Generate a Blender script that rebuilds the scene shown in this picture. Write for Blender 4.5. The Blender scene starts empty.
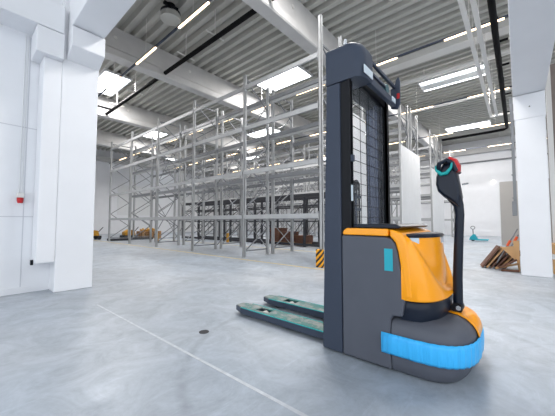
import bpy, bmesh, math, random
from mathutils import Vector, Matrix
random.seed(7)
S = bpy.context.scene
COL = S.collection
V = Vector

# ------------------------------------------------------------------ materials
def mat(name, col, rough=0.5, metal=0.0, var=0.0, scale=8.0, bump=0.0, bscale=40.0, coat=0.0, alpha=None, emit=None, spec=0.5):
    m = bpy.data.materials.new(name); m.use_nodes = True
    nt = m.node_tree; b = nt.nodes['Principled BSDF']
    b.inputs['Base Color'].default_value = (*col, 1)
    b.inputs['Roughness'].default_value = rough
    b.inputs['Metallic'].default_value = metal
    b.inputs['Specular IOR Level'].default_value = spec
    b.inputs['Coat Weight'].default_value = coat
    b.inputs['Coat Roughness'].default_value = 0.08
    tc = nt.nodes.new('ShaderNodeTexCoord')
    if var > 0:
        n = nt.nodes.new('ShaderNodeTexNoise'); n.inputs['Scale'].default_value = scale; n.inputs['Detail'].default_value = 6
        r = nt.nodes.new('ShaderNodeMapRange')
        r.inputs['From Min'].default_value = 0.3; r.inputs['From Max'].default_value = 0.7
        r.inputs['To Min'].default_value = 1 - var; r.inputs['To Max'].default_value = 1 + var
        mx = nt.nodes.new('ShaderNodeVectorMath'); mx.operation = 'SCALE'
        mx.inputs[0].default_value = col
        nt.links.new(tc.outputs['Object'], n.inputs['Vector']); nt.links.new(n.outputs['Fac'], r.inputs['Value'])
        nt.links.new(r.outputs['Result'], mx.inputs['Scale']); nt.links.new(mx.outputs[0], b.inputs['Base Color'])
    if bump > 0:
        n2 = nt.nodes.new('ShaderNodeTexNoise'); n2.inputs['Scale'].default_value = bscale; n2.inputs['Detail'].default_value = 5
        bp = nt.nodes.new('ShaderNodeBump'); bp.inputs['Strength'].default_value = bump; bp.inputs['Distance'].default_value = 0.01
        nt.links.new(tc.outputs['Object'], n2.inputs['Vector']); nt.links.new(n2.outputs['Fac'], bp.inputs['Height'])
        nt.links.new(bp.outputs['Normal'], b.inputs['Normal'])
    if alpha is not None: b.inputs['Alpha'].default_value = alpha
    if emit:
        b.inputs['Emission Color'].default_value = (*emit[0], 1); b.inputs['Emission Strength'].default_value = emit[1]
    return m

M = {}
M['wall'] = mat('white_painted_wall', (.80, .81, .84), .6, var=.015, scale=3, bump=.05, bscale=20)
M['joint'] = mat('wall_joint', (.60, .61, .65), .7)
M['col'] = mat('white_painted_concrete', (.80, .81, .84), .55, var=.02, scale=2, bump=.08, bscale=14)
M['girder'] = mat('light_concrete', (.56, .555, .55), .75, var=.05, scale=3, bump=.08)
M['deck'] = mat('galvanised_deck', (.46, .455, .425), .55, metal=.05, var=.05, scale=1.5)
M['rack'] = mat('galvanised_steel', (.215, .225, .24), .5, metal=.2, var=.06, scale=5)
M['rack_light'] = mat('galvanised_upright', (.43, .44, .45), .5, metal=.15, var=.05, scale=5)
M['darkrack'] = mat('dark_grey_steel', (.035, .037, .045), .5, metal=.2)
M['panel'] = mat('white_sheet_panel', (.74, .75, .76), .5, var=.02, scale=3)
M['beige'] = mat('beige_panel', (.42, .40, .38), .6, var=.02, scale=2)
M['farbrick'] = mat('beige_cladding', (.62, .58, .53), .7, var=.03, scale=3)
M['mast'] = mat('slate_blue_grey_paint', (.042, .054, .082), .45, var=.03, scale=6, spec=.25)
M['grey'] = mat('dark_grey_plastic', (.088, .096, .120), .45, var=.03, scale=8, bump=.06, bscale=260, spec=.3)
M['black'] = mat('black_steel', (.006, .007, .010), .45, spec=.2)
M['navy'] = mat('navy_black_plastic', (.006, .011, .024), .35, spec=.3)
M['steelrail'] = mat('rail_blue_steel', (.05, .065, .11), .3, metal=.4)
M['yellow'] = mat('orange_yellow_paint', (1.0, .37, .002), .30, var=.01, scale=5, spec=.4, coat=.3)
M['blue'] = mat('light_blue_film', (.045, .40, .80), .32, coat=.3)
M['teal'] = mat('teal_plastic', (.0, .36, .36), .4)
M['tealtape'] = mat('teal_sticker', (.01, .37, .47), .5)
M['red'] = mat('red_plastic', (.50, .006, .010), .4)
M['pale'] = mat('pale_label', (.62, .70, .76), .5)
M['display'] = mat('pale_blue_display', (.45, .56, .66), .15, coat=.5)
M['chrome'] = mat('bright_steel', (.6, .62, .64), .22, metal=.9)
M['rubber'] = mat('black_rubber', (.015, .015, .018), .6)
M['duct'] = mat('light_grey_tray', (.72, .71, .69), .4, metal=.25)
M['blackpipe'] = mat('black_pipe', (.006, .006, .007), .7, spec=.1)
M['wood'] = mat('raw_timber', (.42, .24, .11), .7, var=.25, scale=5)
M['brown'] = mat('brown_timber', (.13, .055, .032), .65, var=.3, scale=6)
M['card'] = mat('tan_cardboard', (.60, .36, .17), .7, var=.06, scale=4)
M['orange'] = mat('orange_red_plastic', (.75, .10, .02), .4)
M['caution'] = mat('machine_yellow', (.50, .25, .02), .6, var=.3)
M['linepaint'] = mat('yellow_line_paint', (.62, .50, .22), .6, var=.15, scale=9)
M['chalk'] = mat('pale_line_paint', (.50, .53, .56), .6, var=.12, scale=20)
M['corr'] = mat('brown_grey_cladding', (.17, .14, .125), .6, var=.2, scale=2)
M['led'] = mat('warm_led_diffuser', (.9, .85, .8), .5, emit=((1.0, .74, .46), 3.2))
M['sky'] = mat('skylight_dome', (.9, .95, 1), .5, emit=((.93, .97, 1.0), 5.0))
M['lampglow'] = mat('wall_lamp_glow', (.9, .85, .7), .5, emit=((1.0, .95, .8), 6))
M['acrylic'] = mat('clear_guard_pane', (.55, .58, .62), .1, alpha=.07)

def forks_mat():
    m = mat('worn_teal_paint', (.02, .3, .27), .5)
    nt = m.node_tree; b = nt.nodes['Principled BSDF']; tc = nt.nodes.new('ShaderNodeTexCoord')
    n = nt.nodes.new('ShaderNodeTexNoise'); n.inputs['Scale'].default_value = 9; n.inputs['Detail'].default_value = 8; n.inputs['Roughness'].default_value = .7
    cr = nt.nodes.new('ShaderNodeValToRGB')
    e = cr.color_ramp.elements
    e[0].position = .40; e[0].color = (.006, .15, .14, 1); e[1].position = .56; e[1].color = (.20, .22, .21, 1)
    x = e.new(.48); x.color = (.05, .14, .13, 1)
    nt.links.new(tc.outputs['Object'], n.inputs['Vector']); nt.links.new(n.outputs['Fac'], cr.inputs['Fac']); nt.links.new(cr.outputs['Color'], b.inputs['Base Color'])
    return m
M['fork'] = forks_mat()

def stripes_mat():
    m = mat('hazard_stripes', (.8, .4, .02), .45)
    nt = m.node_tree; b = nt.nodes['Principled BSDF']; tc = nt.nodes.new('ShaderNodeTexCoord')
    sp = nt.nodes.new('ShaderNodeSeparateXYZ'); nt.links.new(tc.outputs['Object'], sp.inputs[0])
    a = nt.nodes.new('ShaderNodeMath'); a.operation = 'ADD'; nt.links.new(sp.outputs['Y'], a.inputs[0]); nt.links.new(sp.outputs['Z'], a.inputs[1])
    a0 = nt.nodes.new('ShaderNodeMath'); a0.operation = 'SUBTRACT'; nt.links.new(a.outputs[0], a0.inputs[0]); nt.links.new(sp.outputs['X'], a0.inputs[1])
    d = nt.nodes.new('ShaderNodeMath'); d.operation = 'MULTIPLY'; d.inputs[1].default_value = 7.5; nt.links.new(a0.outputs[0], d.inputs[0])
    f = nt.nodes.new('ShaderNodeMath'); f.operation = 'FRACT'; nt.links.new(d.outputs[0], f.inputs[0])
    g = nt.nodes.new('ShaderNodeMath'); g.operation = 'GREATER_THAN'; g.inputs[1].default_value = .5; nt.links.new(f.outputs[0], g.inputs[0])
    mx = nt.nodes.new('ShaderNodeMix'); mx.data_type = 'RGBA'
    mx.inputs[6].default_value = (.85, .38, .01, 1); mx.inputs[7].default_value = (.015, .015, .015, 1)
    nt.links.new(g.outputs[0], mx.inputs[0]); nt.links.new(mx.outputs[2], b.inputs['Base Color'])
    return m
M['stripes'] = stripes_mat()

def floor_mat():
    m = bpy.data.materials.new('polished_concrete'); m.use_nodes = True
    nt = m.node_tree; N = nt.nodes; L = nt.links; b = N['Principled BSDF']
    tc = N.new('ShaderNodeTexCoord')
    def noise(scale, detail, rough=.6, dist=0.0, vec=None):
        n = N.new('ShaderNodeTexNoise'); n.inputs['Scale'].default_value = scale; n.inputs['Detail'].default_value = detail
        n.inputs['Roughness'].default_value = rough; n.inputs['Distortion'].default_value = dist
        L.new(vec or tc.outputs['Object'], n.inputs['Vector']); return n.outputs['Fac']
    def rng(v, a, b_, c, d):
        r = N.new('ShaderNodeMapRange'); r.inputs[1].default_value = a; r.inputs[2].default_value = b_; r.inputs[3].default_value = c; r.inputs[4].default_value = d
        L.new(v, r.inputs[0]); return r.outputs[0]
    def mul(a, c):
        x = N.new('ShaderNodeMath'); x.operation = 'MULTIPLY'; L.new(a, x.inputs[0])
        if isinstance(c, float): x.inputs[1].default_value = c
        else: L.new(c, x.inputs[1])
        return x.outputs[0]
    big = rng(noise(.45, 4, .55, .6), .3, .7, .84, 1.14)
    med = rng(noise(2.6, 7, .72, 1.2), .3, .7, .82, 1.18)
    fin = rng(noise(22, 5, .7), .3, .7, .95, 1.05)
    mp = N.new('ShaderNodeMapping'); mp.inputs['Rotation'].default_value = (0, 0, .5); mp.inputs['Scale'].default_value = (1.2, 9, 1)
    L.new(tc.outputs['Object'], mp.inputs['Vector'])
    scr = rng(noise(1.4, 8, .75, .4, mp.outputs[0]), .56, .74, 1.0, 1.22)
    val = mul(mul(mul(big, med), fin), scr)
    # rubber tyre scuff: an arc with ragged edges
    sub = N.new('ShaderNodeVectorMath'); sub.operation = 'DISTANCE'; sub.inputs[1].default_value = (2.15, 0.90, 0)
    L.new(tc.outputs['Object'], sub.inputs[0])
    ad = N.new('ShaderNodeMath'); ad.operation = 'SUBTRACT'; L.new(sub.outputs['Value'], ad.inputs[0]); ad.inputs[1].default_value = 1.38
    ab = N.new('ShaderNodeMath'); ab.operation = 'ABSOLUTE'; L.new(ad.outputs[0], ab.inputs[0])
    arc = rng(ab.outputs[0], .008, .05, 1, 0)
    arc2 = mul(arc, rng(noise(4, 5), .35, .65, .15, 1))
    inv = rng(arc2, 0, 1, 1, .72)
    val = mul(val, inv)
    cmb = N.new('ShaderNodeVectorMath'); cmb.operation = 'SCALE'
    tint = N.new('ShaderNodeMix'); tint.data_type = 'RGBA'
    L.new(rng(noise(.25, 3), .35, .65, 0, 1), tint.inputs[0])
    tint.inputs[6].default_value = (.335, .385, .450, 1); tint.inputs[7].default_value = (.375, .40, .435, 1)
    L.new(tint.outputs[2], cmb.inputs[0]); L.new(val, cmb.inputs['Scale'])
    L.new(cmb.outputs[0], b.inputs['Base Color'])
    L.new(rng(med, .82, 1.18, .52, .36), b.inputs['Roughness'])
    bp = N.new('ShaderNodeBump'); bp.inputs['Strength'].default_value = .06; bp.inputs['Distance'].default_value = .01
    L.new(noise(3.5, 8, .6), bp.inputs['Height']); L.new(bp.outputs['Normal'], b.inputs['Normal'])
    return m
M['floor'] = floor_mat()

def fill_mat():
    m = mat('crinkled_blue_film', (.045, .46, .93), .38, coat=.1, spec=.3)
    nt = m.node_tree; b = nt.nodes['Principled BSDF']; tc = nt.nodes.new('ShaderNodeTexCoord')
    mp = nt.nodes.new('ShaderNodeMapping'); mp.inputs['Scale'].default_value = (34, 34, 1.0)
    n = nt.nodes.new('ShaderNodeTexNoise'); n.inputs['Scale'].default_value = 1.6; n.inputs['Detail'].default_value = 2
    bp = nt.nodes.new('ShaderNodeBump'); bp.inputs['Strength'].default_value = .5; bp.inputs['Distance'].default_value = .02
    nt.links.new(tc.outputs['Object'], mp.inputs['Vector']); nt.links.new(mp.outputs[0], n.inputs['Vector'])
    nt.links.new(n.outputs['Fac'], bp.inputs['Height']); nt.links.new(bp.outputs['Normal'], b.inputs['Normal'])
    return m
M['film'] = fill_mat()

# ------------------------------------------------------------------ mesh helpers
def box(bm, x0, x1, y0, y1, z0, z1, mtx=None):
    r = bmesh.ops.create_cube(bm, size=1)['verts']
    for v in r:
        v.co = V(((x0+x1)/2 + v.co.x*(x1-x0), (y0+y1)/2 + v.co.y*(y1-y0), (z0+z1)/2 + v.co.z*(z1-z0)))
        if mtx: v.co = mtx @ v.co
    return r

def prism(bm, pts, axis, a, b):
    """extrude a closed 2D outline along an axis; pts are (u,v): x->(y,z) y->(x,z) z->(x,y)"""
    def P(u, v, w):
        return {'x': V((w, u, v)), 'y': V((u, w, v)), 'z': V((u, v, w))}[axis]
    A = [bm.verts.new(P(u, v, a)) for u, v in pts]; B = [bm.verts.new(P(u, v, b)) for u, v in pts]
    n = len(pts)
    bm.faces.new(A); bm.faces.new(B[::-1])
    for i in range(n):
        bm.faces.new([A[i], A[(i+1) % n], B[(i+1) % n], B[i]])

def bar(bm, p, q, w, h=None):
    p = V(p); q = V(q); h = h or w; d = q - p; L = d.length
    rot = d.to_track_quat('Z', 'Y').to_matrix().to_4x4()
    mtx = Matrix.Translation((p+q)/2) @ rot
    box(bm, -w/2, w/2, -h/2, h/2, -L/2, L/2, mtx)

def tube(bm, pts, r, seg=12, caps=True, rs=None):
    pts = [V(p) for p in pts]; rings = []
    up = None
    for i, p in enumerate(pts):
        d = (pts[min(i+1, len(pts)-1)] - pts[max(i-1, 0)]).normalized()
        if up is None:
            up = V((0, 0, 1)) if abs(d.z) < .9 else V((1, 0, 0))
        a = (up - d*up.dot(d)).normalized(); c = d.cross(a); up = a
        rr = rs[i] if rs else r
        if not isinstance(rr, tuple): rr = (rr, rr)
        rings.append([bm.verts.new(p + a*math.cos(t)*rr[0] + c*math.sin(t)*rr[1]) for t in [2*math.pi*k/seg for k in range(seg)]])
    for A, B in zip(rings, rings[1:]):
        for k in range(seg):
            bm.faces.new([A[k], A[(k+1) % seg], B[(k+1) % seg], B[k]])
    if caps:
        bm.faces.new(rings[0][::-1]); bm.faces.new(rings[-1])

def loft(bm, rings, cap0=True, cap1=True, closed=True):
    R = [[bm.verts.new(p) for p in r] for r in rings]; n = len(R[0])
    for A, B in zip(R, R[1:]):
        for k in range(n if closed else n-1):
            bm.faces.new([A[k], A[(k+1) % n], B[(k+1) % n], B[k]])
    if cap0: bm.faces.new(R[0][::-1])
    if cap1: bm.faces.new(R[-1])

ROOTLOC = {}
def obj(name, bm, m, parent=None, loc=None, smooth=False, bevel=0.0, seg=2, local=False):
    """link one mesh; coordinates are world ones unless local"""
    bmesh.ops.recalc_face_normals(bm, faces=bm.faces)
    me = bpy.data.meshes.new(name)
    off = V((0, 0, 0))
    if parent is not None and not local: off = ROOTLOC.get(parent.name, V((0, 0, 0)))
    if parent is None and not local:
        xs = [v.co for v in bm.verts]
        mn = V([min(c[i] for c in xs) for i in range(3)]); mx = V([max(c[i] for c in xs) for i in range(3)])
        off = V(((mn.x+mx.x)/2, (mn.y+mx.y)/2, mn.z)) if loc is None else V(loc)
    for v in bm.verts: v.co -= off
    bm.to_mesh(me); bm.free()
    o = bpy.data.objects.new(name, me); COL.objects.link(o)
    me.materials.append(M[m] if isinstance(m, str) else m)
    if parent is not None:
        o.parent = parent; ROOTLOC[o.name] = off
    else:
        o.location = off; ROOTLOC[o.name] = off
    if smooth:
        for p in me.polygons: p.use_smooth = True
        try: me.set_sharp_from_angle(angle=math.radians(40))
        except Exception: pass
    if bevel > 0:
        b = o.modifiers.new('bevel', 'BEVEL'); b.width = bevel; b.segments = seg; b.limit_method = 'ANGLE'; b.angle_limit = math.radians(35)
    return o

def thing(name, label, cat, loc=(0, 0, 0), group=None):
    o = bpy.data.objects.new(name, None); COL.objects.link(o); o.location = loc
    o.empty_display_size = .2
    o['label'] = label; o['category'] = cat
    if group: o['group'] = group
    ROOTLOC[o.name] = V(loc); return o
def tag(o, label, cat, group=None, kind=None):
    o['label'] = label; o['category'] = cat
    if group: o['group'] = group
    if kind: o['kind'] = kind
    return o
def struct(name, bm, m, **k):
    o = obj(name, bm, m, **k); o['kind'] = 'structure'; return o
def B(): return bmesh.new()
def bx(*a):
    bm = B(); box(bm, *a); return bm
def dup(root, dloc, label=None):
    r = root.copy(); COL.objects.link(r); r.location = root.location + V(dloc)
    if label: r['label'] = label
    for ch in root.children:
        c = ch.copy(); COL.objects.link(c); c.parent = r
        for g in ch.children:
            d = g.copy(); COL.objects.link(d); d.parent = c
    return r

# ------------------------------------------------------------------ the hall
XW, YW, ZD = 25.0, 26.0, 6.95
struct('floor', bx(-7, XW+.3, -7, YW+.3, -.2, 0), 'floor', loc=(0, 0, 0))

# roof deck: trapezoidal sheet, ribs along Y
bm = B(); pitch = .33; x = -4.0; prof = []
while x < XW:
    prof += [(x, ZD), (x+.13, ZD), (x+.17, ZD+.15), (x+.29, ZD+.15)]
    x += pitch
prof.append((x, ZD))
a = [bm.verts.new((px, -5, pz)) for px, pz in prof]; b_ = [bm.verts.new((px, YW, pz)) for px, pz in prof]
for i in range(len(prof)-1): bm.faces.new([a[i], a[i+1], b_[i+1], b_[i]])
# thickness: a solid backing above
box(bm, -4, XW+.3, -5, YW+.3, ZD+.16, ZD+.26)
struct('ceiling', bm, 'deck')

# walls
WY = 5.33
bm = B(); box(bm, -6, .975, WY, WY+.2, 0, 3.73); box(bm, -6, 1.0, 5.15, 5.53, 4.13, ZD)
struct('wall_left', bm, 'wall')
struct('wall_side', bx(.78, .98, 5.53, YW, 0, ZD), 'wall')
struct('wall_far', bx(.98, XW, YW, YW+.2, 0, ZD+.159), 'wall')
struct('wall_right', bx(XW+.001, XW+.2, -5, YW+.2, 0, ZD+.159), 'wall')
struct('wall_back_blocker', bx(2.0, XW, -7.2, -7.0, 0, ZD), 'wall')  # unseen, added part-length to dim the right and let daylight in at left
struct('baseboard_left', bx(-6, .765, WY-.012, WY, 0, .09), 'wall')
struct('baseboard_right', bx(XW-.06, XW, -5, YW, 0, .35), 'wall')
struct('trim_1', bx(XW-.3, XW, -5, YW, 6.0, 6.35), 'girder')      # edge beam over the right-hand wall
struct('trim_2', bx(.98, XW-.3, YW-.3, YW, 6.0, 6.35), 'girder')
# grooves between the precast wall panels
bm = B()
for z in (1.07, 2.35): box(bm, -6, .975, WY-.004, WY, z, z+.012)
box(bm, .655, .665, WY-.004, WY, 0, 3.7)
struct('trim_3', bm, 'joint')
# loading gates and cladding in the far wall
for i, (x0, x1, z0, z1, mm) in enumerate([(3.2, 6.2, 2.0, 6.0, 'farbrick'), (9.2, 12.6, 1.6, 4.2, 'panel'), (15, 19, 0, 4.2, 'panel')]):
    bm = B(); box(bm, x0, x1, YW-.05, YW, z0, z1)
    for k in range(1, int((z1-z0)/.5)): box(bm, x0, x1, YW-.062, YW-.05, z0+k*.5, z0+k*.5+.03)
    o = struct('door_%d' % (i+1), bm, mm)

# precast column at the left with its corbels
c = thing('concrete_column', 'white painted concrete column with corbels at left, standing against the wall', 'column', (1.21, 5.25, 0))
obj('shaft', bx(.975, 1.445, 5.0, 5.5, 0, ZD), 'col', c, bevel=.012)
bm = B(); prism(bm, [(4.75, 3.82), (4.75, 3.53), (4.999, 3.40), (4.999, 3.82)], 'x', 1.022, 1.446)
obj('corbel', bm, 'col', c, bevel=.01)
bm = B(); box(bm, .662, .974, 4.9, 5.32, 3.345, 3.712)
obj('corbel', bm, 'col', c, bevel=.012)
obj('pilaster', bx(.765, .974, 5.0, 5.32, .43, 3.344), 'col', c, bevel=.012)
obj('cast_in_bracket', bx(.735, .764, 5.15, 5.2, .40, .47), 'black', c)
# beams on the column
tag(obj('wall_beam', bx(-6, .968, 4.9, 5.32, 3.722, 4.125), 'col', bevel=.012), 'white concrete beam running along the left wall above the siren', 'beam')
tag(obj('overhead_beam', bx(1.025, 1.44, -3.5, 4.995, 3.832, 4.75), 'col', bevel=.012), 'wide white concrete beam overhead resting on the left column corbel', 'beam')

# column at the right with the beam that ends on it
c = thing('concrete_column', 'white square concrete column at right with wood scraps beside its foot', 'column', (7.25, -.22, 0))
obj('shaft', bx(7.01, 7.5, -.435, -.005, 0, 3.0), 'col', c, bevel=.012)
bm = B(); box(bm, 7.0, 7.5, -.445, .005, 2.95, 3.42); obj('column_head', bm, 'col', c, bevel=.01)
obj('anchor_bolt', bx(6.992, 7.0, -.235, -.215, 3.16, 3.18), 'rubber', c)
tag(obj('overhead_beam', bx(-3.5, 7.5, -.45, .012, 3.432, 4.4), 'col', bevel=.012), 'wide white beam passing overhead at right, ending on the right column', 'beam')

# roof girders along X
def girder(yn, yf, label):
    g = thing('roof_girder', label, 'beam', (13, (yn+yf)/2, 6.0), 'concrete roof girders crossing the hall')
    w = yf-yn
    bm = B(); prism(bm, [(yn+.03, 6.0), (yf-.03, 6.0), (yf, 6.03), (yf, 6.22), (yf-.09, 6.30), (yf-.09, ZD), (yn+.07, ZD), (yn+.07, 6.30), (yn, 6.22), (yn, 6.03)], 'x', 1.0, XW-.31)
    obj('beam_body', bm, 'girder', g)
    for k in range(9):
        px = 3.05 + k*2.55
        bm = B(); tube(bm, [(px, yn+.055, 6.62), (px, yn+.075, 6.62)], .055, 14)
        obj('cast_hole', bm, 'duct', g, smooth=True)
girder(4.22, 4.60, 'nearest pale concrete roof girder, passing above the tall end upright')
girder(9.08, 9.46, 'second pale concrete roof girder, behind the left skylight run')
girder(14.7, 15.08, 'third pale concrete roof girder counting away from the camera')
girder(20.3, 20.68, 'farthest pale concrete roof girder near the end wall')
# purlin-like channel under the deck at right
tag(obj('roof_channel', bx(10.35, 10.8, -4.5, 4.2, 6.72, 6.949), 'duct'), 'long grey channel fixed under the ribbed roof at right', 'roof channel')

# skylights
def skylight(n, x0, x1, y0, y1, bars=0):
    bm = B(); t = .06
    z0, z1 = ZD-.09, ZD-.001
    box(bm, x0-t, x0, y0-t, y1+t, z0, z1); box(bm, x1, x1+t, y0-t, y1+t, z0, z1)
    box(bm, x0, x1, y0-t, y0, z0, z1); box(bm, x0, x1, y1, y1+t, z0, z1)
    for k in range(bars):
        xm = x0+(x1-x0)*(k+1)/(bars+1); box(bm, xm-.26, xm+.26, y0, y1, z0-.05, z1)
    f = struct('window_%d' % n, bm, 'panel')
    obj('glow_blocker', bx(x0-t, x1+t, y0-t, y1+t, z1+.0001, z1+.0008), 'panel', f)  # unseen sheet, added to keep the dome's glow out of the deck ribs
    p = obj('skylight_dome', bx(x0+.002, x1-.002, y0+.002, y1-.002, z0+.01, z0+.03), 'sky', f)
n = 1
for (xc, yc, bars) in [(4.15, 13.1, 0), (8.75, 7.25, 0), (13.2, 1.9, 1), (13.2, 12.6, 0), (17.9, 7.2, 0), (8.75, 18.2, 0), (17.9, 17.9, 0), (20.6, 2.2, 0),
                       (4.15, 1.9, 0), (22.3, 12.8, 0), (4.15, 23.4, 0), (13.2, 23.6, 0), (8.75, -2.6, 0)]:
    skylight(n, xc-.47, xc+.47, yc-1.1, yc+1.1, bars); n += 1

# linear luminaires: rails along Y, lit insert then blank insert
led_first = {3.5: 'over the left bay', 8.35: 'over the stacker', 12.9: 'over the second aisle', 17.5: 'over the third aisle', 22.2: 'by the right wall'}
for X, where in led_first.items():
    t = thing('light_track', 'thin warm white ceiling light track with lit and blank inserts, ' + where, 'ceiling light', (X, 10, 5.8), 'ceiling light tracks')
    obj('track', bx(X-.022, X+.022, -4.5, YW-.4, 5.83, 5.87), 'mast', t)
    k = -2
    while .1 + 2.45*k < YW-2:
        y = .1 + 2.45*k
        obj('light_insert', bx(X-.022, X+.022, y, y+1.24, 5.80, 5.829), 'led', t)
        bm = B(); bar(bm, (X, y+.62, 5.87), (X, y+.62, ZD), .008)
        obj('hanger', bm, 'duct', t)
        k += 1

# roof pipes
bm = B(); tube(bm, [(4.62, -3, 6.15), (4.62, 4.15, 6.15)], .06, 12)
o = thing('drain_pipe', 'black roof drain pipe hung below the ribbed deck at left', 'pipe', (4.6, 5, 6.1))
obj('pipe', bm, 'blackpipe', o, smooth=True)
for y0, y1 in ((4.66, 9.05), (9.5, 14.66)):
    bm = B(); tube(bm, [(4.6, y0, 6.12), (4.6, y1, 6.12)], .065, 12); obj('pipe', bm, 'blackpipe', o, smooth=True)
    for y in ((y0+y1)/2-.6, y1-1.3):
        bm = B(); bar(bm, (4.6, y, 6.19), (4.6, y, ZD), .02); bar(bm, (4.30, y, 6.20), (4.9, y, 6.20), .03); obj('pipe_clip', bm, 'duct', o)
bm = B(); tube(bm, [(1.6, 13.9, 6.12), (4.6, 13.9, 6.12)], .05, 10); obj('branch_pipe', bm, 'blackpipe', o, smooth=True)
bm = B(); tube(bm, [(4.5, .27, 5.4), (12, .27, 5.4), (16.7, .27, 5.4), (16.95, .4, 5.4), (17.05, .9, 5.4), (17.05, 3.0, 5.4)], .066, 12)
o = thing('drain_pipe', 'thick black pipe under the roof at right, turning left before the far wall', 'pipe', (12, .3, 5.85))
obj('pipe', bm, 'blackpipe', o, smooth=True)
for X in (8.7, 10.1, 12.5, 14.6):
    bm = B(); bar(bm, (X, .27, 5.47), (X, .27, 6.949), .02); bar(bm, (X, .05, 5.48), (X, .32, 5.48), .05, .04); obj('pipe_clip', bm, 'blackpipe', o)
for yy, lab in ((.75, 'left of two long pale cable trays running to the far wall under the roof'), (.56, 'right of two long pale cable trays beside the thick black pipe')):
    t = thing('cable_tray', lab, 'cable tray', (11, yy, 5.8), 'pale cable trays at right')
    bm = B(); box(bm, 5.4, 14.9, yy-.042, yy+.042, 5.50, 5.51); box(bm, 5.4, 14.9, yy-.047, yy-.042, 5.50, 5.57); box(bm, 5.4, 14.9, yy+.042, yy+.047, 5.50, 5.57)
    obj('tray', bm, 'duct', t)
    for X in (6.6, 8.0, 9.8, 11.3, 12.6, 14.3):
        bm = B(); bar(bm, (X, yy, 5.515), (X, yy, 6.7), .012); obj('hanger', bm, 'duct', t)
tag(obj('cable_tray', bx(14.92, 15.04, -1.5, .8, 5.50, 5.57), 'duct'), 'short pale cable tray crossing the ends of the two long trays', 'cable tray')
for X, lab, z in ((11.75, 'pale round air duct under the roof in front of the skylight', 6.62), (15.3, 'pale round air duct under the roof behind the skylight', 6.7)):
    bm = B(); tube(bm, [(X, -4, z), (X, 4.15, z)], .10, 16); o = thing('air_duct', lab, 'duct', (X, 0, z)); obj('duct', bm, 'duct', o, smooth=True)
    for y in (-1, .9, 2.6):
        bm = B(); bar(bm, (X, y, z+.1), (X, y, 6.94), .02); obj('hanger', bm, 'duct', o)
# circulation fan at the left between the roof ribs
o = thing('ceiling_fan_unit', 'dark round ventilation unit hanging under the roof beside a lit light strip', 'ventilation unit', (3.7, 7.1, 6.45))
bm = B(); tube(bm, [(3.70, 7.05, 6.50), (3.70, 7.05, 6.53), (3.70, 7.05, 6.68)], .3, 24, rs=[.20, .26, .26]); obj('fan_housing', bm, 'deck', o, smooth=True)
bm = B(); tube(bm, [(3.70, 7.05, 6.66), (3.70, 7.05, 6.74)], .26, 24); obj('fan_collar', bm, 'black', o, smooth=True)
bm = B(); tube(bm, [(3.70, 7.05, 6.74), (3.70, 7.05, 6.949)], .12, 16); box(bm, 3.5, 3.9, 7.0, 7.1, 6.9, 6.949); obj('fan_mount', bm, 'black', o)

# siren on left wall
o = thing('wall_siren', 'small grey and red alarm siren on the white left wall', 'siren', (.615, WY-.005, 1.25))
obj('housing', bx(.575, .655, WY-.075, WY-.005, 1.34, 1.41), 'duct', o, bevel=.01)
bm = B(); tube(bm, [(.615, WY-.045, 1.34), (.615, WY-.045, 1.30), (.615, WY-.045, 1.265)], .034, 16, rs=[.036, .036, .028]); obj('red_lens', bm, 'red', o, smooth=True)
bm = B()
for dx in (-.012, .016): tube(bm, [(.615+dx, WY-.012, 1.40), (.615+dx, WY-.012, 3.70)], .005, 8)
obj('conduit', bm, 'panel', o, smooth=True)

# conduit channel at the right column
o = thing('cable_channel', 'grey perforated vertical cable channel beside the right column, ending in a socket box', 'cable channel', (7.1, .05, 1.1))
bm = B(); box(bm, 7.06, 7.12, .012, .062, 1.35, 3.42)
obj('channel', bm, 'rack', o)
obj('socket_box', bx(7.05, 7.13, .012, .085, 1.12, 1.40), 'rack', o, bevel=.008)
bm = B()
for z in (1.45, 1.9, 2.4, 2.9): box(bm, 7.05, 7.13, .012, .075, z, z+.025)
obj('clamp', bm, 'rack', o)

# beige partition, wall lamp
o = thing('beige_partition', 'plain beige full panel partition standing behind the wood pile', 'partition', (15.5, -.8, 0))
obj('panel', bx(15.5, 15.62, -2.4, .58, 0, 2.74), 'beige', o)
obj('edge_strip', bx(15.485, 15.635, .581, .61, 0, 2.76), 'panel', o)
o = thing('wall_lamp', 'small bright lamp on the far right wall above the beige partition', 'lamp', (24.95, 1.28, 3.85))
obj('lamp_body', bx(24.93, 24.999, 1.20, 1.36, 3.94, 4.0), 'duct', o); bm = B(); tube(bm, [(24.90, 1.28, 3.90), (24.98, 1.28, 3.90)], .06, 12); obj('lamp_lens', bm, 'lampglow', o, smooth=True)
# long rail high on the right wall
bm = B(); tube(bm, [(24.9, -4, 5.4), (24.9, 10, 5.4)], .05, 8); tag(obj('wall_pipe', bm, 'rack', smooth=True), 'thin dark pipe running level along the top of the far right wall', 'pipe')
# corrugated cladding & post far right
bm = B()
for k in range(22): box(bm, 8.8, 8.86 + .02*(k % 2), -.56-.12*(k+1), -.56-.12*k, 0, 4.6)
tag(obj('sheet_stack', bm, 'corr'), 'brown grey ribbed sheet metal standing upright at the right edge', 'sheet metal')
tag(obj('steel_post', bx(8.0, 8.08, -.60, -.52, 0, 4.4), 'duct'), 'slim pale steel post just right of the right column', 'post')

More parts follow.
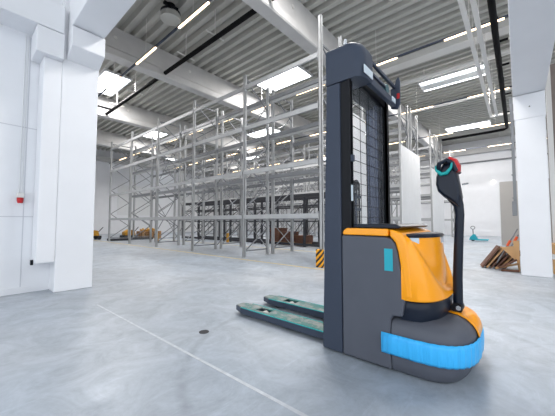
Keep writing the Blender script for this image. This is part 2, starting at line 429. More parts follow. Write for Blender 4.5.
# ------------------------------------------------------------------ pallet racking
LEV = (1.2, 2.45, 3.73, 4.93)
def rack(x0, x1, ys, label, group, end_panel=None, front_sign=-1, levels=LEV, tall=5.8, top=5.27, mname='rack', upm='rack_light', bh=.11, braces=True):
    r = thing('pallet_rack', label, 'rack', ((x0+x1)/2, (ys[0]+ys[-1])/2, 0), group)
    w, d = .085, .07
    for i, y in enumerate(ys):
        h = tall if i == 0 else top
        fr = None
        bm = B()
        zs = [.18]; z = .18
        while z < h-.7: z += .62; zs.append(z)
        bar(bm, (x0+d, y, .18), (x1-d, y, .18), .035)
        flip = False
        for za, zb in zip(zs, zs[1:]):
            if flip: bar(bm, (x1-d, y, za), (x0+d, y, zb), .028)
            else: bar(bm, (x0+d, y, za), (x1-d, y, zb), .028)
            flip = not flip
        bar(bm, (x0+d, y, zs[-1]), (x1-d, y, zs[-1]), .035)
        fr = obj('frame_bracing', bm, mname, r)
        for xa in (x0, x1-d):
            bm = B()
            # open channel upright with rolled edges and foot plate
            fx = -1 if xa == x0 else 1
            xf = xa if fx < 0 else xa+d
            a0, a1 = sorted((xf, xf - fx*.012)); box(bm, a0, a1, y-w/2, y+w/2, .01, h)
            box(bm, xa, xa+d, y-w/2, y-w/2+.012, .01, h); box(bm, xa, xa+d, y+w/2-.012, y+w/2, .01, h)
            box(bm, xa-.02, xa+d+.02, y-w/2-.03, y+w/2+.03, 0, .01)
            obj('upright', bm, upm, fr)
    for z in levels:
        for y0, y1 in zip(ys, ys[1:]):
            for xa in (x0-.012, x1-.036):
                bm = B(); box(bm, xa, xa+.048, y0+w/2, y1-w/2, z-bh, z)
                box(bm, xa-.004, xa+.052, y0+w/2, y0+w/2+.012, z-bh-.05, z+.05); box(bm, xa-.004, xa+.052, y1-w/2-.012, y1-w/2, z-bh-.05, z+.05)
                obj('load_beam', bm, upm if xa < x0+.1 else mname, r)  # rear beams get the darker steel: shade of depth put into the colour
    if braces:
        # steel cross bracing on the rear plane of two bays
        for bi in (1, 3):
            if bi+1 < len(ys):
                for za, zb in ((.15, 2.4), (2.45, 4.8)):
                    bm = B(); bar(bm, (x1+.02, ys[bi], za), (x1+.02, ys[bi+1], zb), .03, .012); bar(bm, (x1+.034, ys[bi+1], za), (x1+.034, ys[bi], zb), .03, .012)
                    obj('cross_brace', bm, mname, r)
    if end_panel:
        a, b2, zt = end_panel
        bm = B(); box(bm, a, b2, ys[0]-.075, ys[0]-.05, .3, zt)
        k = a+.42
        while k < b2-.1: box(bm, k, k+.008, ys[0]-.078, ys[0]-.075, .3, zt); k += .42
        box(bm, a, b2, ys[0]-.05, ys[0]-.044, 1.0, 1.08); box(bm, a, b2, ys[0]-.05, ys[0]-.044, 3.0, 3.08)
        obj('end_panel', bm, 'panel', r)
    return r
YS = [3.35, 5.9, 8.5, 11.1, 13.7, 16.3, 18.9]
rack(5.38, 6.42, YS[:6], 'nearest empty grey pallet rack, its end upright beside the stacker mast', 'empty pallet racks')
rack(6.60, 7.66, YS[:6], 'empty grey pallet rack standing back to back behind the nearest one', 'empty pallet racks', end_panel=(6.1, 7.72, 3.93))
rack(11.05, 12.1, YS, 'empty pallet rack across the second aisle, white end panel seen right of the mast', 'empty pallet racks', end_panel=(11.0, 13.6, 3.93))
rack(12.45, 13.5, YS, 'empty pallet rack at the back of the second double row', 'empty pallet racks', braces=False)
rack(16.0, 17.05, YS, 'empty pallet rack of the third row, white end panel behind the tiller head', 'empty pallet racks', end_panel=(15.95, 18.75, 3.75))
rack(17.6, 18.65, YS, 'empty pallet rack at the back of the third double row', 'empty pallet racks', braces=False)
rack(21.6, 22.65, YS, 'farthest empty pallet rack before the right wall', 'empty pallet racks', braces=False)
# dark drive-in rack
t = thing('dark_rack', 'low black steel rack standing in the aisle behind the grey racks', 'rack', (9.75, 9.5, 0))
DY = [5.4, 6.53, 7.17, 8.9, 9.35, 11.1, 11.6, 13.4, 13.9, 15.6]
for i, y in enumerate(DY):
    for X in (9.25, 10.35):
        bm = B(); box(bm, X-.04, X+.04, y-.04, y+.04, 0, 2.0); obj('post', bm, 'darkrack', t)
    bm = B(); bar(bm, (9.29, y, .4), (10.31, y, 1.3), .03); bar(bm, (9.29, y, 1.3), (10.31, y, 1.95), .03); obj('brace', bm, 'darkrack', t)
for X in (9.25, 10.35):
    for z0, z1 in ((2.0, 2.14), (1.62, 1.68), (1.0, 1.05), (.04, .14)):
        obj('rail', bx(X-.03, X+.03, DY[0], DY[-1], z0, z1), 'darkrack', t)
for k, y in enumerate((6.0, 8.0, 10.2, 12.5, 14.7)):
    obj('cross_rail', bx(9.28, 10.32, y-.03, y+.03, 2.02, 2.1), 'darkrack', t)

# rack guard at the first upright
o = tag(obj('rack_guard', (lambda b: (prism(b, [(5.28, 3.27), (5.33, 3.24), (5.33, 3.43), (5.28, 3.43)], 'z', 0, .40), b)[1])(B()), 'stripes', bevel=.012), 'black and yellow striped guard at the foot of the nearest end upright', 'guard')
# a yellow post protector deeper in the racks
for p, lab in (((6.48, 13.2), 'small yellow guard post at a rack foot, left of the machinery end'), ((8.9, 10.9), 'small yellow guard post in front of the black rack')):
    bm = B(); box(bm, p[0]-.05, p[0]+.05, p[1]-.05, p[1]+.05, 0, .45); tag(obj('guard_post', bm, 'caution', bevel=.01), lab, 'guard')

# painted lines on the floor
struct_line = [((5.08, 5.16), (3.0, 19.0), 'yellow painted line along the foot of the nearest rack'), ((7.92, 8.0), (3.0, 19.0), 'yellow painted line in the aisle behind the first double rack')]
for (xa, xb), (ya, yb), lab in struct_line:
    tag(obj('floor_line', bx(xa, xb, ya, yb, .0005, .002), 'linepaint'), lab, 'floor marking')
bm = B(); prism(bm, [(1.175, 3.9), (1.195, 3.9), (1.245, .4), (1.22, .4)], 'z', .0005, .002)
tag(obj('floor_line', bm, 'chalk'), 'thin pale line crossing the open concrete floor left of the forks', 'floor marking')
tag(obj('floor_cover', (lambda b: (tube(b, [(1.536, 2.204, .0005), (1.536, 2.204, .003)], .045, 16), b)[1])(B()), 'rubber'), 'small dark round spot cover in the open floor', 'floor cover')

# ------------------------------------------------------------------ the stacker
R0 = (2.35, .75, 0)
st = thing('pallet_stacker', 'grey and orange-yellow electric pedestrian pallet stacker with blue film round its base', 'stacker', R0)
XL, XR, XC = 1.95, 2.75, 2.35
def plan(z, hw, d, n=2.6, yc=.56, yf=.67, seg=30, back=True):
    pts = []
    for k in range(seg+1):
        t = math.pi*k/seg
        cx, sx = math.cos(t), math.sin(t)
        pts.append(V((XC - hw*math.copysign(abs(cx)**(2/n), cx), yc - d*abs(sx)**(2/n), z)))
    if back: pts = [V((XC-hw, yf, z))] + pts + [V((XC+hw, yf, z))]
    return pts
# rear base
bm = B(); loft(bm, [plan(z, hw, d, n) for z, hw, d, n in
    [(.008, .37, .275, 3), (.03, .39, .292, 3), (.08, .398, .315, 3), (.18, .402, .335, 3), (.25, .402, .335, 3), (.29, .398, .325, 3), (.32, .385, .305, 3), (.345, .355, .27, 2.8), (.36, .31, .22, 2.6)]])
base = obj('rear_base', bm, 'grey', st, smooth=True)
obj('socket', bx(2.14, 2.165, .272, .29, .075, .115), 'black', base)
# seam joint
# side body panel (both sides) : one chassis block with rounded top corner
bm = B(); prism(bm, [(1.03, .015), (.675, .015), (.675, .34), (.66, .37), (.60, .375), (.578, .50), (.60, .66), (.622, .80), (.637, .855), (.662, .885), (.70, .897), (1.03, .90)], 'x', XL, XR)
obj('battery_cover', bm, 'grey', st, bevel=.012, seg=3)
bm = B(); box(bm, XL-.003, XL, .652, .708, 0.668, .818); obj('sticker', bm, 'tealtape', st)['label'] = 'teal rectangular sticker'
# yellow strip on top of cover
bm = B(); prism(bm, [(1.02, .905), (.68, .903), (.68, .952), (.99, .955), (1.02, .93)], 'x', XL-.002, XR+.002)
obj('top_strip', bm, 'yellow', st, bevel=.008)
bm = B(); prism(bm, [(.99, .957), (.62, .955), (.60, .968), (.64, .985), (.99, .985)], 'x', XL+.03, XR-.03)
obj('top_tray', bm, 'navy', st, bevel=.006)
# yellow hood
def crest(t):
    u = max(0.0, math.sin(t))
    return .885 - .36*u**1.6
def hood_ring(zf, hw, d, n, yc=.592, seg=40):
    out = []
    for k in range(seg+1):
        t = math.pi*k/seg; cx, sx = math.cos(t), math.sin(t)
        out.append(V((XC-hw*math.copysign(abs(cx)**(2/n), cx), yc-d*abs(sx)**(2/n), zf(t))))
    return [V((XC-hw, .60, zf(0)))] + out + [V((XC+hw, .60, zf(math.pi)))]
LP = lambda a: (lambda t: .50 + (crest(t)-.50)*a)
rings = [hood_ring(lambda t: .486, .396, .215, 2.7), hood_ring(lambda t: .495, .403, .222, 2.7), hood_ring(LP(.35), .402, .215, 2.6),
         hood_ring(LP(.75), .399, .205, 2.5), hood_ring(LP(.95), .392, .195, 2.4), hood_ring(lambda t: crest(t)+.012, .372, .183, 2.3), hood_ring(lambda t: crest(t)+.022, .335, .172, 2.2),
         hood_ring(lambda t: .86*.5+.5*max(crest(t)+.03, .60), .325, .166, 2.1), hood_ring(lambda t: .892, .318, .155, 2.0)]
bm = B(); loft(bm, rings)
hood = obj('motor_hood', bm, 'yellow', st, smooth=True)
# yellow shoulder between hood and strip
bm = B(); prism(bm, [(.672, .953), (.672, .90), (.655, .887), (.634, .86), (.618, .80), (.597, .66), (.575, .50), (.53, .50), (.545, .70), (.560, .86), (.59, .925)], 'x', XL-.003, XR+.003)
obj('hood_shoulder', bm, 'yellow', hood, bevel=.016, seg=3)
# dash rim with two displays
bm = B(); loft(bm, [plan(z, hw, d, 2.1, yc=.592, yf=.62) for z, hw, d in [(.893, .326, .160), (.907, .33, .163), (.918, .318, .155)]])
dash = obj('control_dash', bm, 'navy', st, smooth=True)
def wrap(bm, z0, z1, hw, d, n, yc, t0, t1, off, seg=8):
    A, C = [], []
    for k in range(seg+1):
        t = t0+(t1-t0)*k/seg; cx, sx = math.cos(t), math.sin(t)
        p = V((XC-(hw+off)*math.copysign(abs(cx)**(2/n), cx), yc-(d+off)*abs(sx)**(2/n), 0))
        q = V((XC-(hw-.004)*math.copysign(abs(cx)**(2/n), cx), yc-(d-.004)*abs(sx)**(2/n), 0))
        A.append((p, q))
    rings = [[p+V((0, 0, z0)), p+V((0, 0, z1)), q+V((0, 0, z1)), q+V((0, 0, z0))] for p, q in A]
    loft(bm, rings)
for t0, t1 in ((.10, .5), (1.5, 1.95)):
    bm = B(); wrap(bm, .850, .892, .320, .158, 2.0, .592, t0, t1, .006); obj('display', bm, 'display', dash)
# dark skirt
bm = B(); loft(bm, [plan(z, hw, d, 2.6, yc=.592, yf=.62) for z, hw, d in [(.335, .33, .15), (.35, .36, .195), (.42, .372, .205), (.47, .368, .202), (.484, .355, .19)]])
obj('drive_skirt', bm, 'navy', st, smooth=True)
# yellow tail on base top
def tail_ring(z, hw, d, n, t0, t1, off, seg=14):
    return [V((XC-(hw+off)*math.copysign(abs(math.cos(t))**(2/n), math.cos(t)), .56-(d+off)*abs(math.sin(t))**(2/n), z)) for t in [t0+(t1-t0)*k/seg for k in range(seg+1)]]
T0, T1 = 1.46, 2.2
rows = [(.255, .402, .335, 3), (.292, .398, .325, 3), (.322, .385, .305, 3), (.347, .355, .27, 2.8), (.363, .31, .22, 2.6), (.37, .26, .12, 2.4)]
bm = B(); loft(bm, [tail_ring(z, hw, d, n, T0, T1, .006) for z, hw, d, n in rows], closed=False, cap0=False, cap1=False)
o = obj('tail_cover', bm, 'yellow', st, smooth=True)
sm = o.modifiers.new('thick', 'SOLIDIFY'); sm.thickness = .006; sm.offset = 1
# blue film band
def band_ring(z, off, seg=90):
    P = [V((XC-.402-off, .735, z)), V((XC-.402-off, .65, z))]
    for k in range(seg+1):
        t = math.pi*k/seg; cx, sx = math.cos(t), math.sin(t)
        wob = .0022*math.sin(k*2.3)*math.sin(k*.9+1) + .0018*math.sin(k*1.37)
        P.append(V((XC-(.402+off+wob)*math.copysign(abs(cx)**(2/3), cx), .56-(.337+off+wob)*abs(sx)**(2/3), z)))
    P += [V((XC+.402+off, .65, z)), V((XC+.402+off, .735, z))]
    return P
bm = B(); loft(bm, [band_ring(.120, .006), band_ring(.135, .011), band_ring(.18, .013), band_ring(.228, .012), band_ring(.254, .006)], closed=False, cap0=False, cap1=False)
o = obj('blue_film', bm, 'film', st, smooth=True)
sm = o.modifiers.new('thick', 'SOLIDIFY'); sm.thickness = .003; sm.offset = 1
# drive wheel under the base
for X, nm in ((XC, 'drive_wheel'), (2.08, 'caster_wheel'), (2.62, 'caster_wheel')):
    bm = B(); tube(bm, [(X-.03, .45, .06), (X+.03, .45, .06)], .06, 20); obj(nm, bm, 'rubber', st, smooth=True)
# mast side covers (left full height, right full height)
bm = B(); prism(bm, [(1.205, .015), (1.035, .015), (1.035, 2.10), (1.155, 2.10)], 'x', XL, XL+.055)
obj('mast_cover', bm, 'mast', st, bevel=.01)
bm = B(); prism(bm, [(1.15, .015), (1.035, .015), (1.035, 2.30), (1.15, 2.30)], 'x', XR-.02, XR)
obj('mast_cover', bm, 'mast', st, bevel=.01)
# hood at mast top left corner: rounded in plan and at the top
def hoodring(z, s):
    x0, x1, y0, y1 = XL, XL+.20, .845, 1.155
    pts = [(x0, y1), (x0, y0+.075)]
    for k in range(1, 7):
        t = math.pi/2*k/6; pts.append((x0+.085*(1-math.cos(t)), y0+.075*(1-math.sin(t))))
    pts += [(x1, y0), (x1, y1)]
    cx, cy = x0+.05, y1
    return [V((cx+(px-cx)*s, cy+(py-cy)*s, z)) for px, py in pts]
bm = B(); loft(bm, [hoodring(2.105, .97), hoodring(2.12, 1), hoodring(2.28, 1), hoodring(2.33, .985), hoodring(2.37, .92), hoodring(2.392, .80), hoodring(2.40, .62)])
mh = obj('mast_hood', bm, 'mast', st, smooth=True)
obj('hood_label', bx(1.975, 2.135, .838, .844, 2.125, 2.185), 'pale', mh)
bm = B(); tube(bm, [(1.99, 1.0, 2.392), (1.99, 1.0, 2.45)], .012, 10); tube(bm, [(1.99, 1.0, 2.40), (1.99, 1.0, 2.412)], .022, 10); obj('lifting_bolt', bm, 'chrome', mh, smooth=True)
# mast rails
bm = B()
for y0, y1, x0, x1 in ((.95, 1.034, 1.965, 1.975), (.95, .965, 1.953, 1.975)): box(bm, x0, x1, y0, y1, .92, 2.32)
obj('outer_rail', bm, 'black', st)
bm = B()
for y0, y1, x0, x1 in ((.925, 1.13, 2.67, 2.685), (.925, .945, 2.67, 2.728), (1.11, 1.13, 2.67, 2.728)): box(bm, x0, x1, y0, y1, .92, 2.32)
obj('outer_rail', bm, 'black', st)
bm = B(); box(bm, 2.63, 2.665, .96, .985, .92, 2.3); box(bm, 2.63, 2.642, .96, 1.10, .92, 2.3)
obj('inner_rail', bm, 'steelrail', st)
bm = B(); tube(bm, [(2.60, 1.0, .92), (2.60, 1.0, 2.2)], .022, 14); obj('lift_cylinder', bm, 'steelrail', st, smooth=True)
bm = B(); box(bm, 2.655, 2.668, 1.0, 1.10, .92, 2.25); obj('chain_plate', bm, 'black', st)
# bottom cross member behind the mast
obj('mast_foot', bx(2.07, 2.63, 1.04, 1.16, .06, .9), 'black', st)
# fork carriage
bm = B(); box(bm, 2.07, 2.63, 1.165, 1.20, .10, .50); box(bm, 2.0, 2.7, 1.19, 1.23, .09, .20); obj('fork_carriage', bm, 'black', st)
# guard pane with wires
bm = B(); box(bm, 1.99, 2.668, .955, .959, .985, 2.09); obj('guard_pane', bm, 'acrylic', st)
bm = B()
z = 1.04
while z < 2.09: box(bm, 1.985, 2.668, .948, .952, z-.002, z+.002); z += .088
for X in (2.13, 2.30, 2.50): box(bm, X-.0015, X+.0015, .946, .95, .985, 2.09)
obj('guard_wires', bm, 'black', st)
bm = B(); box(bm, 1.978, 1.988, .944, .962, .975, 2.09); box(bm, 2.656, 2.668, .944, .962, .975, 2.09); box(bm, 1.978, 2.668, .946, .96, .965, .983); obj('guard_frame', bm, 'black', st)
# crossbar at top: front bar, rear bar, dark slot backing and pulley
cb = obj('top_crossbar', (lambda b: (prism(b, [(.85, 2.095), (.85, 2.155), (.86, 2.165), (.89, 2.165), (.89, 2.095)], 'x', 2.13, 2.72), b)[1])(B()), 'mast', st, bevel=.006)
obj('bar_label', bx(2.60, 2.69, .843, .849, 2.115, 2.16), 'pale', cb)
bm = B(); box(bm, 2.13, 2.72, .85, .875, 2.275, 2.305); obj('top_crossbar', bm, 'mast', st, bevel=.006)
bm = B(); box(bm, 2.15, 2.72, .935, 1.10, 2.10, 2.29); obj('slot_dark_backing', bm, 'black', st)  # black block behind the open slots, painting their gaps dark
obj('middle_bar', bx(2.15, 2.5, .862, .88, 2.205, 2.222), 'steelrail', st)
bm = B(); tube(bm, [(2.57, .875, 2.225), (2.57, .91, 2.225)], .042, 20); p = obj('chain_pulley', bm, 'steelrail', st, smooth=True)
M['tealmetal'] = mat('teal_grey_metal', (.10, .20, .22), .35, metal=.4); p.data.materials[0] = M['tealmetal']
bm = B(); prism(bm, [(.815, 2.12), (.813, 2.34), (.826, 2.385), (.85, 2.36), (.862, 2.30), (.90, 2.28), (.90, 2.09), (.84, 2.075)], 'x', 2.722, 2.75)
ep = obj('end_plate', bm, 'mast', st, bevel=.006)
bm = B(); box(bm, 2.716, 2.7215, .815, .84, 2.17, 2.22); obj('red_tag', bm, 'red', ep)
# hose loop over pulley
bm = B(); pts = []
px, py, pz, pr = 2.10, .995, 1.285, .045
pts = [(px-pr, py, .93), (px-pr, py, pz)] + [(px-pr*math.cos(t), py, pz+pr*math.sin(t)) for t in [math.pi*k/12 for k in range(1, 12)]] + [(px+pr, py, pz), (px+pr, py, .93)]
tube(bm, pts, .0085, 10); tube(bm, [(a_, y_-.022, z_) for a_, y_, z_ in pts], .0085, 10)
obj('hydraulic_hose', bm, 'rubber', st, smooth=True)
bm = B(); tube(bm, [(px, py-.02, pz), (px, py+.01, pz)], .036, 20); w = obj('hose_pulley', bm, 'rubber', st, smooth=True)
bm = B(); tube(bm, [(px, py-.03, pz), (px, py-.018, pz)], .015, 14); obj('hub', bm, 'chrome', w, smooth=True)
bm = B()
for z in (1.09, 1.19): box(bm, px-.05, px+.065, py-.033, py-.012, z, z+.022)
obj('hose_clamp', bm, 'mast', st)
bm = B(); tube(bm, [(px, py, .93), (px, py, 1.23)], .02, 12); obj('pulley_strut', bm, 'steelrail', st, smooth=True)
bm = B(); box(bm, 1.954, 1.974, .942, .949, 1.16, 1.28); obj('rating_plate', bm, 'pale', st); bm = B(); box(bm, 1.954, 1.985, .93, .949, 1.46, 1.51); obj('rail_clip', bm, 'mast', st)

# forks
def fork(x0, x1, holes=True):
    bm = B(); yt, yb, zt = 2.40, 1.2, .092
    xc = (x0+x1)/2
    hy0, hy1, hx0, hx1 = 1.93, 2.10, xc-.045, xc+.045
    # top plate with wheel window, built from strips
    def plate(xa, xb, ya, yb_): box(bm, xa, xb, ya, yb_, zt-.012, zt)
    plate(x0+.015, x1-.015, yb, hy0); plate(x0+.015, x1-.015, hy1, yt-.12); plate(x0+.015, hx0, hy0, hy1); plate(hx1, x1-.015, hy0, hy1)
    prism(bm, [(x0+.015, yt-.12), (x1-.015, yt-.12), (x1-.05, yt-.01), (x0+.05, yt-.01)], 'z', zt-.014, zt-.001)
    f = obj('fork', bm, 'fork', st)
    bm = B()
    for s, xa in ((0, x0), (1, x1)):
        q = [(xa, yb), (xa+(.02 if s == 0 else -.02), yb), (xa+(.02 if s == 0 else -.02), yt-.12), (xa, yt-.12)]
        prism(bm, q, 'z', .028, zt-.006)
        dx = .045 if s == 0 else -.045
        prism(bm, [(xa, yt-.12), (xa+(.02 if s == 0 else -.02), yt-.12), (xa+dx+(.02 if s == 0 else -.02), yt), (xa+dx, yt)], 'z', .035, zt-.008)
    box(bm, x0+.045, x1-.045, yt-.02, yt, .035, zt-.008)
    obj('fork_skirt', bm, 'mast', f)
    bm = B()
    for s in (x0, x1-.008): box(bm, s, s+.008, yb, yt-.12, zt-.007, zt)
    obj('fork_edge', bm, 'teal', f)
    bm = B(); tube(bm, [(xc-.035, 2.02, .04), (xc+.035, 2.02, .04)], .040, 18); obj('load_roller', bm, 'deck', f, smooth=True)
    bm = B(); box(bm, hx0, hx1, hy0, hy1, .052, .056); obj('roller_well', bm, 'black', f)
fork(2.045, 2.235); fork(2.485, 2.675)

# tiller
TX = 2.385
bm = B(); tube(bm, [(TX, .35, .395), (TX, .347, .42), (TX, .345, .60), (TX, .335, .80), (TX, .325, .97), (TX, .320, 1.05), (TX, .325, 1.12), (TX, .345, 1.17), (TX, .365, 1.21)], .03, 16,
     rs=[(.033, .033), (.031, .031), (.031, .031), (.030, .030), (.029, .029), (.028, .029), (.028, .032), (.032, .045), (.03, .05)])
til = obj('tiller_arm', bm, 'navy', st, smooth=True)
bm = B(); tube(bm, [(TX-.05, .35, .395), (TX+.05, .35, .395)], .036, 16); obj('tiller_pivot', bm, 'black', til, smooth=True)
bm = B(); tube(bm, [(TX-.062, .338, .40), (TX-.05, .338, .40)], .016, 12); obj('pivot_bolt', bm, 'chrome', til, smooth=True)
# head: side outline with rounded thickness
out = [(.315, 1.10), (.352, 1.135), (.41, 1.18), (.448, 1.225), (.460, 1.28), (.455, 1.34), (.44, 1.39), (.41, 1.425), (.360, 1.432), (.328, 1.39), (.312, 1.27), (.300, 1.18)]
def headring(x, s):
    cy, cz = .375, 1.27
    return [V((x, cy+(y-cy)*s, cz+(z-cz)*s)) for y, z in out]
bm = B(); loft(bm, [headring(TX-.075, .72), headring(TX-.068, .88), headring(TX-.045, .98), headring(TX, 1.0), headring(TX+.045, .98), headring(TX+.068, .88), headring(TX+.075, .72)])
th = obj('tiller_head', bm, 'navy', til, bevel=.008)
# handle loops (near and far side), teal grip, red cap
bm = B()
for sx in (-1, 1):
    tube(bm, [(TX+sx*.05, .42, 1.34), (TX+sx*.085, .435, 1.38), (TX+sx*.10, .42, 1.425), (TX+sx*.09, .38, 1.445), (TX+sx*.08, .345, 1.42), (TX+sx*.065, .325, 1.36)], .016, 10)
tube(bm, [(TX-.10, .41, 1.43), (TX, .405, 1.445), (TX+.10, .41, 1.43)], .017, 10)
obj('handle_loop', bm, 'navy', til, smooth=True)
bm = B()
for sx in (-1, 1):
    tube(bm, [(TX+sx*.088, .447, 1.41), (TX+sx*.094, .442, 1.375), (TX+sx*.09, .415, 1.345), (TX+sx*.09, .38, 1.35), (TX+sx*.09, .352, 1.385), (TX+sx*.092, .345, 1.42)], .0165, 10, rs=[.006, .010, .014, .013, .009, .006])
obj('teal_paddle', bm, 'teal', til, smooth=True)
bm = B(); tube(bm, [(TX-.02, .395, 1.445), (TX-.02, .368, 1.458), (TX-.02, .340, 1.44), (TX-.02, .320, 1.40), (TX-.02, .315, 1.36)], .02, 12, rs=[(.008, .04), (.02, .05), (.023, .05), (.021, .05), (.012, .04)])
obj('safety_button', bm, 'red', til, smooth=True)
bm = B(); tube(bm, [(TX, .30, 1.27), (TX, .262, 1.275)], .006, 8); obj('key_pin', bm, 'chrome', til, smooth=True)

# ------------------------------------------------------------------ pallet truck in the distance
o = thing('hand_pallet_truck', 'small teal hand pallet truck parked far away near the right wall', 'pallet truck', (18, 1.7, 0))
bm = B(); prism(bm, [(2.02, .06), (1.62, .06), (1.66, .16), (1.76, .36), (1.84, .36), (1.98, .2)], 'x', 17.85, 18.15); obj('pump_body', bm, 'tealtape', o, bevel=.02)
for X in (17.75, 18.1): obj('fork', bx(X, X+.16, 1.2, 1.75, .05, .11), 'tealtape', o, bevel=.01)
bm = B(); tube(bm, [(18, 1.84, .3), (18, 1.85, .62)], .025, 10); obj('tow_bar', bm, 'rack', o, smooth=True)
bm = B(); pts = [(18, 1.85+.09*math.sin(t)*1.0, .70-.08*math.cos(t)) for t in [2*math.pi*k/16 for k in range(17)]]; tube(bm, pts, .018, 8, caps=False); obj('handle', bm, 'rack', o, smooth=True)
for X in (17.93, 18.07):
    bm = B(); tube(bm, [(X-.03, 1.85, .08), (X+.03, 1.85, .08)], .08, 14); obj('steer_wheel', bm, 'rubber', o, smooth=True)

# ------------------------------------------------------------------ scrap wood by the right column
def board(p, q, w, h, m, label, name='timber_board', cat='board', roll=0.0, group='scrap boards by the right column'):
    p = V(p); q = V(q); d = (q-p); L = d.length
    rot = d.to_track_quat('Z', 'Y').to_matrix().to_4x4() @ Matrix.Rotation(roll, 4, 'Z')
    bm = B(); box(bm, -w/2, w/2, -h/2, h/2, -L/2, L/2, Matrix.Translation((p+q)/2) @ rot)
    zmin = min(v.co.z for v in bm.verts)
    if zmin < 0.001:
        for v in bm.verts: v.co.z += .001-zmin
    return tag(obj(name, bm, m), label, cat, group)
for i in range(6):
    yy = .66-.075*i
    lab = ['outermost brown board leaning in the scrap pile beside the right column', 'second brown board from the left of the scrap pile, leaning right', 'third brown board of the scrap pile, leaning right',
           'fourth brown board of the scrap pile, reddish', 'fifth brown board of the scrap pile, half in shadow', 'innermost brown board of the leaning row by the column'][i]
    board((7.72+.02*i, yy, .02), (7.78+.02*i, yy-.31, .48-.02*i), .34, .028, 'brown' if i % 3 != 1 else 'wood', lab, roll=0)
board((7.48, .40, .03), (7.48, .03, .16), .12, .03, 'wood', 'pale timber board lying low at the front of the scrap pile')
board((7.36, .30, .02), (7.36, .02, .03), .10, .03, 'brown', 'short dark board lying on the floor at the column foot')
board((7.42, .34, .06), (7.42, .05, .24), .10, .03, 'brown', 'short dark board resting across the scrap pile')
bm = B(); prism(bm, [(.30, .47), (.02, .15), (.02, .52)], 'x', 7.55, 7.562); tag(obj('cardboard_sheet', bm, 'card'), 'triangular tan cardboard sheet on top of the scrap pile', 'cardboard')
bm = B(); prism(bm, [(.105, .62), (.005, .62), (.005, .001), (.03, .001)], 'x', 7.51, 7.522); tag(obj('cardboard_sheet', bm, 'card'), 'narrow tan cardboard strip standing against the right column', 'cardboard')
for (a1, b1), lab in ((((.20, .50), (.02, .86)), 'grey pole with an orange-red sleeve leaning on the right column'), (((.09, .58), (.012, .74)), 'shorter orange-red ended pole leaning on the right column')):
    t = thing('clamp_pole', lab, 'pole', (7.64, a1[0] if isinstance(a1, tuple) else a1, 0)) if False else None
    t = thing('clamp_pole', lab, 'pole', (7.64, .1, 0))
    A_, B_ = V((7.62, a1, b1)) if not isinstance(a1, tuple) else V((7.62, *a1)), V((7.62, *b1)) if isinstance(b1, tuple) else V((7.62, b1, b1))
    d = (B_-A_).normalized()
    bm = B(); tube(bm, [A_ - d*.42 if lab.startswith('grey') else A_-d*.3, B_], .012, 8); obj('rod', bm, 'rack', t, smooth=True)
    bm = B(); tube(bm, [A_, A_+d*.13], .024, 10); obj('sleeve', bm, 'orange', t, smooth=True)
for k, (z, h, m, lab) in enumerate([(0.0, .28, 'card', 'tan carton on the floor at the right edge, lowest of its stack'), (.281, .10, 'panel', 'pale flat board lying on the carton at the right edge'), (.382, .20, 'card', 'upper tan carton on the stack at the right edge')]):
    tag(obj('carton' if m == 'card' else 'flat_board', bx(7.56, 7.96, -1.2, -.475, z, z+h), m, bevel=.008), lab, 'box' if m == 'card' else 'board')

# ------------------------------------------------------------------ machinery beyond the racks
def pallet(x, y, z, lab):
    bm = B()
    for k in range(6): box(bm, x-.6+k*.22, x-.6+k*.22+.1, y-.4, y+.4, z+.12, z+.142)
    for yy in (-.35, 0, .35):
        box(bm, x-.6, x+.6, y+yy-.05, y+yy+.05, z+.10, z+.12)
        for xx in (-.52, 0, .52): box(bm, x+xx-.07, x+xx+.07, y+yy-.05, y+yy+.05, z+.02, z+.10)
        box(bm, x-.6, x+.6, y+yy-.05, y+yy+.05, z, z+.02)
    return tag(obj('wooden_pallet', bm, 'wood'), lab, 'pallet', 'wooden pallets beyond the racks')
for k in range(3): pallet(8.1, 17.6, k*.143, ['bottom wooden pallet of the low stack beyond the left racks', 'middle wooden pallet of the low stack beyond the left racks', 'top wooden pallet of the low stack beyond the left racks'][k])
bm = B(); 
for k in range(7): bar(bm, (7.55+.15*k, 17.3, .485), (7.7+.15*k, 17.9, .52+.05*(k % 2)), .09)
tag(obj('timber_offcuts', bm, 'caution'), 'yellow timber offcuts lying on the pallet stack', 'timber', kind='stuff')
for (x, y, lab) in ((6.9, 17.6, 'yellow work machine beyond the racks, beside the pallet stack'), (5.2, 18.3, 'yellow work machine at the far left beside the white column')):
    t = thing('floor_machine', lab, 'machine', (x, y, 0))
    obj('chassis', bx(x-.4, x+.4, y-.3, y+.3, .1, .22), 'black', t, bevel=.02)
    bm = B(); prism(bm, [(x-.3, .22), (x+.32, .22), (x+.25, .5), (x-.05, .56), (x-.3, .4)], 'y', y-.22, y+.22); obj('engine_cover', bm, 'caution', t, bevel=.02)
    for xx in (-.28, .28):
        for yy in (-.3, .3):
            bm = B(); tube(bm, [(x+xx, y+yy-.03, .1), (x+xx, y+yy+.03, .1)], .1, 14); obj('wheel', bm, 'rubber', t, smooth=True)
    bm = B(); tube(bm, [(x+.3, y, .4), (x+.55, y, .7)], .02, 8); obj('handle', bm, 'black', t, smooth=True)
for k in range(5):
    tag(obj('steel_beam', (lambda b: (box(b, 5.5, 7.7, 16.2+.14*k, 16.3+.14*k, .0, .11), b)[1])(B()), 'rack' if k % 2 else 'darkrack'), 'grey spare rack beam lying on the floor beyond the left racks', 'beam', 'spare rack beams on the floor')
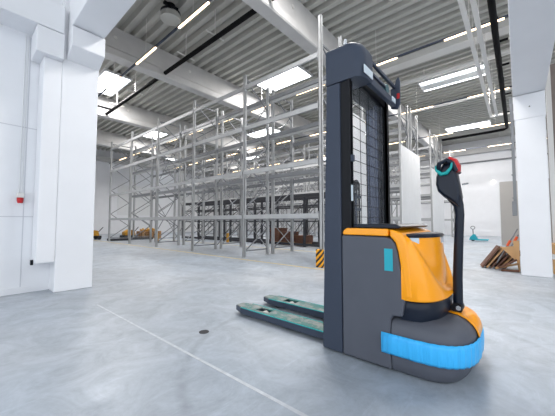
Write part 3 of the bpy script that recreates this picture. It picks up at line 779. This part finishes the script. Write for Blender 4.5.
# crates in the second aisle
for i, (x, y, h, lab) in enumerate([(9.8, 7.7, .45, 'brown wooden crate under the black rack, nearest the mast'), (9.8, 8.35, .62, 'taller brown wooden crate under the black rack, with a slatted lid'), (9.75, 6.9, .3, 'low brown wooden crate under the black rack')]):
    t = thing('wooden_crate', lab, 'crate', (x, y, .14), 'wooden crates under the black rack')
    bm = B(); box(bm, x-.3, x+.3, y-.25, y+.25, .14, .14+h*.9)
    obj('crate_body', bm, 'brown', t)
    bm = B()
    for k in range(4): box(bm, x-.32, x-.301, y-.26, y+.26, .16+k*h*.22, .16+k*h*.22+.07)
    box(bm, x-.33, x+.33, y-.27, y+.27, .141+h*.9, .17+h*.9); obj('slats', bm, 'brown', t)
    obj('crate_foot', bx(x-.28, x+.28, y-.2, y+.2, .0, .139), 'wood', t)

# ------------------------------------------------------------------ camera
f, A, P = 280.0, math.radians(49.3), math.atan(14/280)
F = V((math.sin(A)*math.cos(P), math.cos(A)*math.cos(P), math.sin(P)))
Rr = V((math.cos(A), -math.sin(A), 0)); U = Rr.cross(F)
cam = bpy.data.cameras.new('camera'); co = bpy.data.objects.new('camera', cam); COL.objects.link(co)
mw = Matrix(((Rr.x, U.x, -F.x, 0), (Rr.y, U.y, -F.y, 0), (Rr.z, U.z, -F.z, 1.0), (0, 0, 0, 1)))
co.matrix_world = mw
cam.sensor_width = 36; cam.lens = f/555*36; cam.clip_start = .02; cam.clip_end = 200
S.camera = co

# ------------------------------------------------------------------ light
w = bpy.data.worlds.new('daylight'); S.world = w; w.use_nodes = True
w.node_tree.nodes['Background'].inputs[0].default_value = (.90, .95, 1.0, 1)
w.node_tree.nodes['Background'].inputs[1].default_value = 1.4
def area(name, loc, rot, sx, sy, power, col=(1, 1, 1)):
    l = bpy.data.lights.new(name, 'AREA'); l.shape = 'RECTANGLE'; l.size = sx; l.size_y = sy; l.energy = power; l.color = col
    o = bpy.data.objects.new(name, l); COL.objects.link(o); o.location = loc; o.rotation_euler = rot; return o
# daylight falling through roof lights
for (xc, yc) in [(4.15, 1.9), (8.75, 7.25), (13.2, 1.9), (13.2, 12.6), (4.15, 13.1), (17.9, 7.2), (8.75, 18.2), (17.9, 17.9), (20.6, 2.2)]:
    area('roof_light', (xc, yc, 6.80), (0, 0, 0), .8, 2.0, 210, (1.0, .965, .93))

S.view_settings.view_transform = 'Standard'; S.view_settings.look = 'None'
S.view_settings.exposure = 0.56; S.view_settings.gamma = 1; S.view_settings.use_curve_mapping = False
